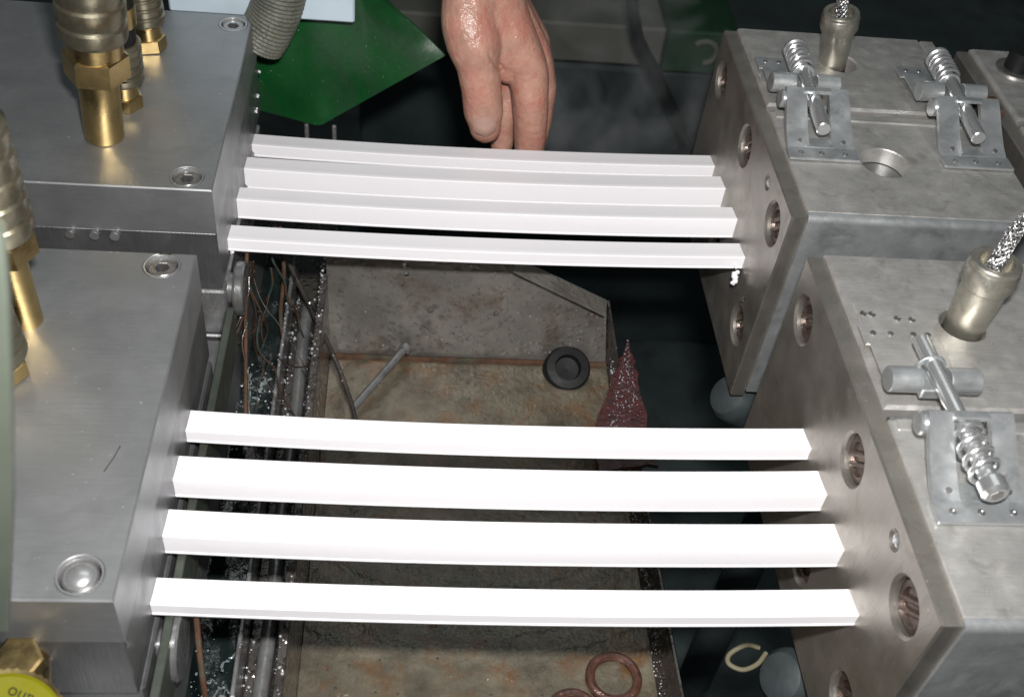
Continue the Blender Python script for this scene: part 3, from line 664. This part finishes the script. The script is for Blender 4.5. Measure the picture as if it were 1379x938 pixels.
tw = MB()
for k in range(16):
    x_, y_ = random.uniform(.4, 2.3), random.uniform(5.5, 13); P = [V((x_, y_, random.uniform(-9.5, -7.5)))]; d = V((random.gauss(0, .25), random.gauss(-.35, .3), -1)).normalized()
    for j in range(9):
        d = (d + V((random.gauss(0, .22), random.gauss(0, .25), random.gauss(0, .1)))).normalized(); P.append(P[-1] + d * .95)
    tw.tube(curve(P, 4), random.uniform(.025, .075), 6)
tag(tw.build('wire_tangle', M['tangle'], origin=(1.4, 9, -12)), 'tangle of thin rusty and teal strands hanging between the far die and the gutter', 'wires')
# crumpled shreds of plastic film washed into the gutter
M['shred'] = mat('wet_clear_film', (0.30, 0.36, 0.36), 0.0, 0.15, 0.4, 80, 0.08, 0.4, 200, None, (0.06, 0.16, 0.16), 0.8, 60, 0.5, trans=0.35, coat=1.0)
for c, sp, nn_, lab in (((1.0, 7.6, -15.9), (.75, 1.5, .5), 16, 'crumpled teal tinted shreds of wet film in the gutter below the far die pin'), ((1.9, -13.6, -15.9), (.55, 2.2, .4), 22, 'crumpled pale shreds of wet film in the gutter below the near die')):
    c = V(c); sb_ = MB()
    for k in range(nn_):
        p = c + V((random.gauss(0, sp[0] * .5), random.gauss(0, sp[1] * .5), random.uniform(0, sp[2]))); P = [p]; d = V((random.gauss(0, 1), random.gauss(0, 1), random.gauss(0, .4))).normalized()
        for j in range(6):
            d = (d + V((random.gauss(0, .7), random.gauss(0, .7), random.gauss(0, .4)))).normalized(); P.append(P[-1] + d * .16)
        wv_ = V((random.gauss(0, 1), random.gauss(0, 1), random.gauss(0, 1))).normalized() * random.uniform(.03, .11)
        n = len(P); sb_.add([q - wv_ for q in P] + [q + wv_ + V((0, 0, random.gauss(0, .03))) for q in P], [(j, j + 1, n + j + 1, n + j) for j in range(n - 1)])
    tag(sb_.build('plastic_scrap', M['shred'], origin=c, fix=False, sharp=180), lab, 'plastic scrap', 'shreds of film in the gutter')

# grey drain hoses under the calibrators
for (c, lab) in (((30.7, 6.0, -13.2), 'grey rubber drain hose end under the far calibrator'), ((29.9, -13.2, -13.4), 'grey rubber drain hose end under the near calibrator')):
    c = V(c); t = thing('drain_hose', c, lab, 'hose', 'drain hoses under the calibrators')
    MB().lathe(c + V((1.5, .4, -1.2)), (-1.0, -.25, .75), [(-4, 1.55), (1.0, 1.6), (1.6, 1.5), (2.0, 1.2), (2.2, .7), (2.25, .02)], 32).build('end_cap', M['greyrub'], t)
    MB().tube(curve([c + V((1.5, .4, -1.2)), c + V((5, 1, -4)), c + V((7, 2, -12)), c + V((7, 2, -40))]), 1.5, 18).build('hose', M['greyrub'], t)
tag(MB().tube(curve([(29.3, -11.3, -13.9), (28.6, -11.2, -13.8), (27.7, -11.6, -14), (27.55, -12.1, -14.1), (28.2, -12.45, -14.1), (29.0, -12.2, -14.0), (29.6, -11.6, -13.9)]), .13, 10).build('wire_loop', M['wire']), 'cream coloured wire loop beside the lower drain hose', 'wire loop')

# drops of water caught falling by the flash
DROPS = [((11.75, 6, -6.9), .20, 'largest clear water drop falling before the back wall of the tray'), ((11.95, 6, -6.6), .13, 'clear water drop touching the upper right of the largest drop'),
         ((10.19, 9, -6.2), .10, 'clear water drop just under the far bundle, upper of two in a column'), ((10.35, 9, -6.9), .15, 'clear water drop just under the far bundle, lower of two in a column'),
         ((14.03, 3, -9.66), .12, 'clear water drop over the tray floor, upper of the pair'), ((14.22, 3, -11.1), .10, 'clear water drop over the tray floor, lower of the pair'),
         ((15.53, 6, -6.97), .15, 'clear water drop before the middle of the tray back wall'), ((14.62, 8, -7.27), .10, 'clear water drop high before the tray back wall, under the far bundle'),
         ((12.85, 6, -9.64), .13, 'clear water drop just above the fold of the tray back wall'), ((29.9, 6.5, -5.5), .12, 'clear water drop hanging beside the right end of the far bundle')]
for c, r, lab in DROPS:
    tag(MB().ball(c, r, 3, (1, 1, 1.15)).build('water_drop', M['water'], origin=c, sharp=180), lab, 'water drop', 'falling water drops')

# ------------------------------------------------------------------ thin steam rising behind the strips
sm = bpy.data.materials.new('steam'); sm.use_nodes = True; nt = sm.node_tree; nt.nodes.clear()
ou = nt.nodes.new('ShaderNodeOutputMaterial'); pv = nt.nodes.new('ShaderNodeVolumePrincipled')
tc = nt.nodes.new('ShaderNodeTexCoord'); nz = nt.nodes.new('ShaderNodeTexNoise'); nz.inputs['Scale'].default_value = 16; nz.inputs['Detail'].default_value = 3; nz.inputs['Distortion'].default_value = 1.2
mr = nt.nodes.new('ShaderNodeMapRange'); mr.inputs[1].default_value = .48; mr.inputs[2].default_value = .78; mr.inputs[3].default_value = 0; mr.inputs[4].default_value = 5.5
nt.links.new(tc.outputs['Object'], nz.inputs['Vector']); nt.links.new(nz.outputs['Fac'], mr.inputs[0]); nt.links.new(mr.outputs[0], pv.inputs['Density'])
pv.inputs['Color'].default_value = (.9, .93, .95, 1); nt.links.new(pv.outputs[0], ou.inputs['Volume'])
tag(MB().ball((25.5, 34, -9), 1, 3, (11, 9.5, 9)).build('steam', sm, origin=(25.5, 33, -9), sharp=180), 'faint wisps of steam drifting over the dark gap behind the strips', 'steam', kind='stuff')

# ------------------------------------------------------------------ the hand
def chain(mb, pts, n=20, sub=6):
    P = curve([p for p, r in pts], sub); R = [r for p, r in pts]; rr = []
    for i in range(len(P)):
        f = i / sub; k = min(int(f), len(R) - 2); u = f - k; u = u * u * (3 - 2 * u); rr.append(lerp(R[k], R[k + 1], u))
    d0 = (P[0] - P[1]).normalized(); d1 = (P[-1] - P[-2]).normalized()
    pre = [(P[0] + d0 * rr[0] * s, rr[0] * math.sqrt(max(0, 1 - s * s))) for s in (.98, .85, .6, .3)]
    post = [(P[-1] + d1 * rr[-1] * s, rr[-1] * math.sqrt(max(0, 1 - s * s))) for s in (.3, .6, .85, .98)]
    A = pre + list(zip(P, rr)) + post
    mb.tube([a for a, r in A], [r for a, r in A], n)
hb = MB()
chain(hb, [((13.5, 38, 20), 3.4), ((13.7, 33, 11), 2.7), ((14.0, 29.5, 6), 2.35), ((14.3, 27.0, 2.6), 2.25)])                    # forearm, wrist
chain(hb, [((14.2, 27.2, 2.8), 2.1), ((13.75, 25.4, 1.2), 1.8), ((14.15, 24.6, -0.25), 1.80), ((14.6, 24.1, -1.95), 1.42), ((14.9, 23.9, -3.3), 1.38),
           ((15.15, 23.7, -4.8), 1.36), ((15.36, 23.5, -5.95), 1.12)])                                                                       # thumb
chain(hb, [((15.2, 27.0, 2.6), 1.9), ((16.5, 26.4, -0.1), 1.70), ((17.95, 25.8, -2.55), 1.46), ((18.4, 25.1, -4.6), 1.28), ((18.62, 24.7, -6.6), 1.18), ((18.7, 24.4, -8.4), 1.05), ((18.6, 24.2, -9.2), .9)])   # index
chain(hb, [((15.3, 28.2, 1.5), 1.7), ((17.0, 27.9, -1.5), 1.4), ((17.15, 27.7, -4.9), 1.0), ((16.95, 27.0, -7.2), .95), ((16.9, 26.4, -9.2), .85)])       # middle
chain(hb, [((15.8, 28.8, 1.0), 1.6), ((18.3, 28.4, -2.4), 1.3), ((19.45, 28.1, -4.8), 1.0), ((19.6, 27.6, -7.2), .9), ((19.4, 26.8, -9.2), .8)])       # ring
chain(hb, [((16, 29.4, .8), 1.5), ((18.6, 29.6, -2.4), 1.1), ((19.2, 29.4, -4.5), .8), ((19.3, 28.8, -6.5), .72), ((19.2, 28.2, -8.0), .64)])           # little
chain(hb, [((14.6, 26.2, 1.4), 1.7), ((15.7, 25.9, .1), 1.45), ((16.4, 25.7, -1.4), 1.25), ((16.65, 25.6, -2.7), .95)])                                       # web
hand = hb.build('person', M['skin'], origin=(14.3, 26, 0), sharp=180, fix=True)
md = hand.modifiers.new('r', 'REMESH'); md.mode = 'VOXEL'; md.voxel_size = 0.0011
ms = hand.modifiers.new('s', 'SMOOTH'); ms.iterations = 7; ms.factor = 0.5
dg = bpy.context.evaluated_depsgraph_get()
me = bpy.data.meshes.new_from_object(hand.evaluated_get(dg)); hand.modifiers.clear(); hand.data = me
me.polygons.foreach_set('use_smooth', [True] * len(me.polygons))
HO = V((14.3, 26, 0))
def crease(p, c, axis_, wdt, amp, waves, rad):
    d = p - c; tt = d.dot(axis_)
    if abs(tt) > wdt or (d - axis_ * tt).length > rad: return 0.0
    return -amp * (0.5 + 0.5 * math.cos(2 * PI * waves * tt / (2 * wdt))) * (1 - abs(tt) / wdt)
TH = (V((15.15, 23.7, -4.8)) - V((14.6, 24.1, -1.95))).normalized(); IX = (V((18.6, 24.7, -6.6)) - V((17.95, 25.8, -2.55))).normalized()
newco = []
for p0_, n0_ in [(v.co.copy(), v.normal.copy()) for v in me.vertices]:
    p = p0_ / S + HO
    k = crease(p, V((14.9, 23.9, -3.45)), TH, .8, .03, 6, 1.9) + crease(p, V((18.4, 25.1, -4.9)), IX, .6, .022, 4, 1.7) + crease(p, V((15.36, 25.0, -.6)), V((0.86, 0, .5)), .22, .16, 1, 2.0)
    newco += (p0_ + n0_ * k * S)[:]
me.vertices.foreach_set('co', newco)
me.update()
if not me.materials: me.materials.append(M['skin'])
tag(hand, 'person reaching down with one bare wet hand behind the farthest white strip', 'person')
# thumbnail
c0 = V((15.22, 23.62, -5.35)); axn = (V((15.36, 23.5, -5.95)) - V((14.9, 23.9, -3.3))).normalized()
nn = (CAM - c0); nn = (nn - axn * nn.dot(axn)).normalized(); uu = axn.cross(nn).normalized()
vs = []; fs = []; A, B = 10, 10
for j in range(B + 1):
    for i in range(A + 1):
        a = lerp(-1, 1, i / A); s = lerp(-.70, .85, j / B)
        wdt = .78 * (1 - .10 * abs(s)) * math.sqrt(max(.05, 1 - (abs(s) / .80) ** 6 * .55))
        ang = a * 0.86
        vs.append(c0 + axn * s + uu * (math.sin(ang) * wdt * 1.34) + nn * (1.43 * math.cos(ang * .8) - .02 - .36 * max(0, s) ** 2 - .06 * max(0, -s - .4)))
fs = [(j * (A + 1) + i, j * (A + 1) + i + 1, (j + 1) * (A + 1) + i + 1, (j + 1) * (A + 1) + i) for j in range(B) for i in range(A)]
MB().add(vs, fs).build('fingernail', M['nail'], hand, sharp=180, fix=False)

for o in bpy.data.objects:
    if '_o' in o: del o['_o']
